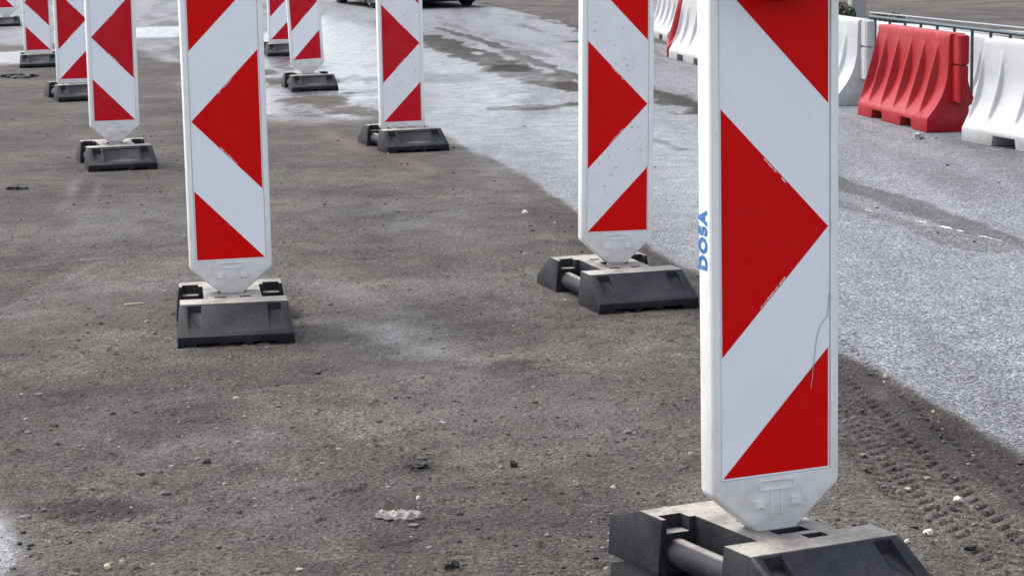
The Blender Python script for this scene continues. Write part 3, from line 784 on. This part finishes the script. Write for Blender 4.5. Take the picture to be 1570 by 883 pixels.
# ------------------------------------------------------------------ dark car far down the road
def car():
    M['carpaint'] = mat_plastic('dark car paint', (.012,.013,.018), .2, dirt_amt=.2, dirt=(.08,.07,.06), scale=3, bump=0)
    M['carglass'] = mat_plastic('car glass', (.02,.025,.03), .06, dirt_amt=.05, bump=0)
    M['tail'] = mat_plastic('tail lamp red', (.35,.01,.01), .15, dirt_amt=.05, bump=0)
    M['tyre'] = mat_plastic('tyre rubber', (.02,.02,.02), .8, dirt_amt=.3)
    M['rim'] = mat_plastic('alloy rim', (.04,.04,.042), .35, dirt_amt=.3)
    t = thing('car', 'dark car at the top edge driving away on the wet road', 'car', (-1.75,38.0,0), (0,0,R(16)))
    # local y forward(away), rear at y=-2.1
    prof = [(-2.15,.20),(-2.2,.55),(-2.17,.80),(-2.05,.98),(-1.6,1.02),(-1.0,1.40),(-.3,1.47),(.45,1.40),(1.15,1.0),(1.95,.86),(2.15,.66),(2.15,.28),(1.8,.09),(-1.8,.09)]
    bm = bmesh.new(); W = .88
    rows = []
    for u,k in ((-1,.90),(-.93,.97),(-.6,1.0),(0,1.0),(.6,1.0),(.93,.97),(1,.90)):
        row=[]
        for y,z in prof:
            tum = 1-.20*max(0,(z-.95))/.5
            row.append(bm.verts.new((u*W*tum, y*(.985 if abs(u)==1 else 1), .22+(z-.22)*(k if z > .9 else 1)*1.0)))
        rows.append(row)
    n = len(prof)
    for a,b in zip(rows[:-1],rows[1:]):
        for i in range(n): bm.faces.new((a[i],a[(i+1)%n],b[(i+1)%n],b[i]))
    bm.faces.new(rows[0][::-1]); bm.faces.new(rows[-1])
    bmesh.ops.recalc_face_normals(bm, faces=bm.faces)
    o = tmp(bm); c = bmesh.new()
    for y in (-1.3,1.35):
        for s in (-1,1): bm_cyl(c, (s*.62,y,.33),(s*1.1,y,.33),.37,24)
    me = bake(o, [CUT(tmp(c)), BEV(.03,3,35)], 35, 'car_body'); mesh_obj('body', me, M['carpaint'], t)
    for y in (-1.3,1.35):
        for s in (-1,1):
            bm = bmesh.new(); bm_cyl(bm,(s*.66,y,.33),(s*.87,y,.33),.33,28); bmesh.ops.bevel(bm, geom=[e for e in bm.edges if e.calc_face_angle(0)>1], offset=.04, segments=3, affect='EDGES')
            w = mesh_obj('wheel', bm_mesh(bm,'wheel'), M['tyre'], t)
            bm = bmesh.new(); bm_cyl(bm,(s*.86,y,.33),(s*.885,y,.33),.21,24); mesh_obj('rim', bm_mesh(bm,'rim'), M['rim'], w)
    bm = bmesh.new(); v=[bm.verts.new(c) for c in ((-.62,-1.60,1.05),(.62,-1.60,1.05),(.54,-1.06,1.40),(-.54,-1.06,1.40))]; bm.faces.new(v); bmesh.ops.translate(bm, verts=bm.verts, vec=(0,-.03,.025)); 
    bmesh.ops.solidify(bm, geom=bm.faces[:], thickness=.01); mesh_obj('rear_window', bm_mesh(bm,'rear_window'), M['carglass'], t)
    for s in (-1,1):
        bm = bmesh.new(); x0,x1 = sorted((s*.52,s*.80)); bm_box(bm,x0,x1,-2.215,-2.12,.72,.90); bmesh.ops.bevel(bm, geom=bm.edges[:], offset=.012, segments=2, affect='EDGES'); mesh_obj('tail_light', bm_mesh(bm,'tail_light'), M['tail'], t)
    bm = bmesh.new(); bm_box(bm,-.86,.86,-2.255,-2.10,.13,.52); bmesh.ops.bevel(bm, geom=bm.edges[:], offset=.03, segments=3, affect='EDGES'); mesh_obj('bumper', bm_mesh(bm,'bumper'), M['black_plastic'], t)
car()

# ------------------------------------------------------------------ litter and clods
def lump(name, x, y, sx, sy, sz, mat, label, cat, seed, sub=3, jag=.35, group=None, rot=0):
    rr = random.Random(seed); bm = bmesh.new(); bmesh.ops.create_icosphere(bm, subdivisions=sub, radius=1)
    ph = [rr.uniform(0,6) for _ in range(9)]
    for v in bm.verts:
        p = v.co.copy(); k = 1+jag*(math.sin(3.1*p.x+ph[0])*math.sin(2.7*p.y+ph[1])+.6*math.sin(6.3*p.y+ph[2])*math.sin(5.9*p.z+ph[3])+.5*math.sin(9*p.x+ph[4]))+rr.uniform(-.12,.12)*jag*2
        v.co = Vector((p.x*sx*k, p.y*sy*k, max(-.1,p.z*k+.35)*sz))
    o = mesh_obj(name, bm_mesh(bm, name, 25), mat); o.location = (x,y,.003); o.rotation_euler = (0,0,rot)
    return tag(o, label, cat, group)
def tissue():
    rr = random.Random(2); bm = bmesh.new(); nx, ny = 46, 14; g=[]
    for i in range(nx):
        row=[]
        for j in range(ny):
            u = i/(nx-1)*2-1; v = j/(ny-1)*2-1
            taper = (1-.55*abs(u)**3)
            x = u*.056+.004*math.sin(9*v+3*u); y = v*.020*taper+.012*u*u*(1 if u<0 else .8)+.003*math.sin(13*u)
            z = .006+.008*abs(math.sin(7.3*u+2.1*v))*(.6+.4*math.sin(11*v+5*u))+.005*abs(math.sin(17*u-9*v))+rr.uniform(0,.0035)
            edge = min(1, (1-abs(v))*4, (1-abs(u))*6); z *= .25+.75*edge
            row.append(bm.verts.new((x,y,z)))
        g.append(row)
    for i in range(nx-1):
        for j in range(ny-1): bm.faces.new((g[i][j],g[i+1][j],g[i+1][j+1],g[i][j+1]))
    bmesh.ops.solidify(bm, geom=bm.faces[:], thickness=.001)
    o = mesh_obj('tissue', bm_mesh(bm,'tissue',20), M['paper']); o.location = (-.276,5.107,.002)
    tag(o, 'crumpled white tissue lying on the dirt at the bottom centre', 'litter')
tissue()
lump('paper_scrap', .932,4.892,.010,.008,.008,M['paper'],'white scrap right of the nearest base, at the tread marks','litter',3,2,.3)
lump('paper_scrap', 1.053,5.175,.012,.008,.006,M['paper'],'white scrap lying in the tyre tread marks, highest of three','litter',4,2,.3)
lump('paper_scrap', .869,4.821,.006,.005,.006,M['paper'],'tiny white scrap closest to the nearest base','litter',5,2,.3)
lump('paper_scrap', .069,10.577,.018,.010,.010,M['paper'],'small white scrap between centre panel and dirt speckled panel','litter',6,2,.3)
lump('paper_scrap', -.238,5.28,.005,.004,.006,M['paper'],'tiny white speck just above the crumpled tissue','litter',16,2,.3)
lump('stone', -.898,4.736,.008,.007,.009,M['twig'],'yellowish pebble at the bottom edge, lower left','stone',7,2,.2)
lump('clod', -2.661,11.974,.05,.045,.018,M['clod'],'flat black clod near the left edge, left of the large left panel','clod',8)
lump('clod', -.005,5.586,.010,.010,.012,M['clod'],'black clod in the lower middle, right of the tissue','clod',9)
lump('clod', -.803,5.677,.010,.009,.010,M['clod'],'black clod at lower left, below the large left base','clod',10)
lump('clod', -.146,4.69,.016,.012,.012,M['clod'],'brown black clod at the bottom edge, middle','clod',12)
lump('clod', -.252,5.61,.022,.014,.008,M['clod'],'flattened dark clod above the crumpled tissue','clod',13)
lump('clod', -4.62,21.2,.16,.16,.03,M['clod'],'dark smear of clods behind the left arrow panels','clod',14)
lump('stone', 2.52,13.75,.035,.03,.03,M['concrete'],'grey stone lying in front of the red barrier','stone',15)
bm = bmesh.new(); bm_cyl(bm,(-.035,-.01,.006),(0,.0,.008),.0035,8); bm_cyl(bm,(0,0,.008),(.03,.016,.007),.0035,8,.002)
o = mesh_obj('twig', bm_mesh(bm,'twig'), M['twig']); o.location = (-1.40,8.159,.003); tag(o, 'short pale twig on the dirt left of the large left base', 'twig')

# ------------------------------------------------------------------ light
EL, AZ = R(56), R(-62)     # sun high on the left, behind thin cloud
w = bpy.data.worlds.new('World'); sc.world = w; w.use_nodes = True
nt = w.node_tree; bg = nt.nodes['Background']
sky = nt.nodes.new('ShaderNodeTexSky'); sky.sky_type = 'NISHITA'; sky.sun_disc = False
sky.sun_elevation = EL; sky.sun_rotation = AZ; sky.dust_density = 4; sky.air_density = 1.0; sky.ozone_density = 1.0
hs = nt.nodes.new('ShaderNodeHueSaturation'); hs.inputs['Saturation'].default_value = .42
nt.links.new(sky.outputs[0], hs.inputs['Color']); nt.links.new(hs.outputs[0], bg.inputs[0])
bg.inputs[1].default_value = .15
sun = bpy.data.lights.new('sun','SUN'); sun.energy = .5; sun.angle = R(25); sun.color = (1,.965,.92)
so = bpy.data.objects.new('sun', sun); link(so)
dirv = Vector((math.sin(AZ)*math.cos(EL), math.cos(AZ)*math.cos(EL), math.sin(EL)))
so.rotation_euler = dirv.to_track_quat('Z','Y').to_euler(); so.location = (0,0,30)
sc.view_settings.view_transform = 'Standard'; sc.view_settings.look = 'None'; sc.view_settings.gamma = 1
sc.view_settings.exposure = 1.58; sc.view_settings.use_curve_mapping = False
sc.cycles.max_bounces = 6; sc.cycles.use_denoising = True
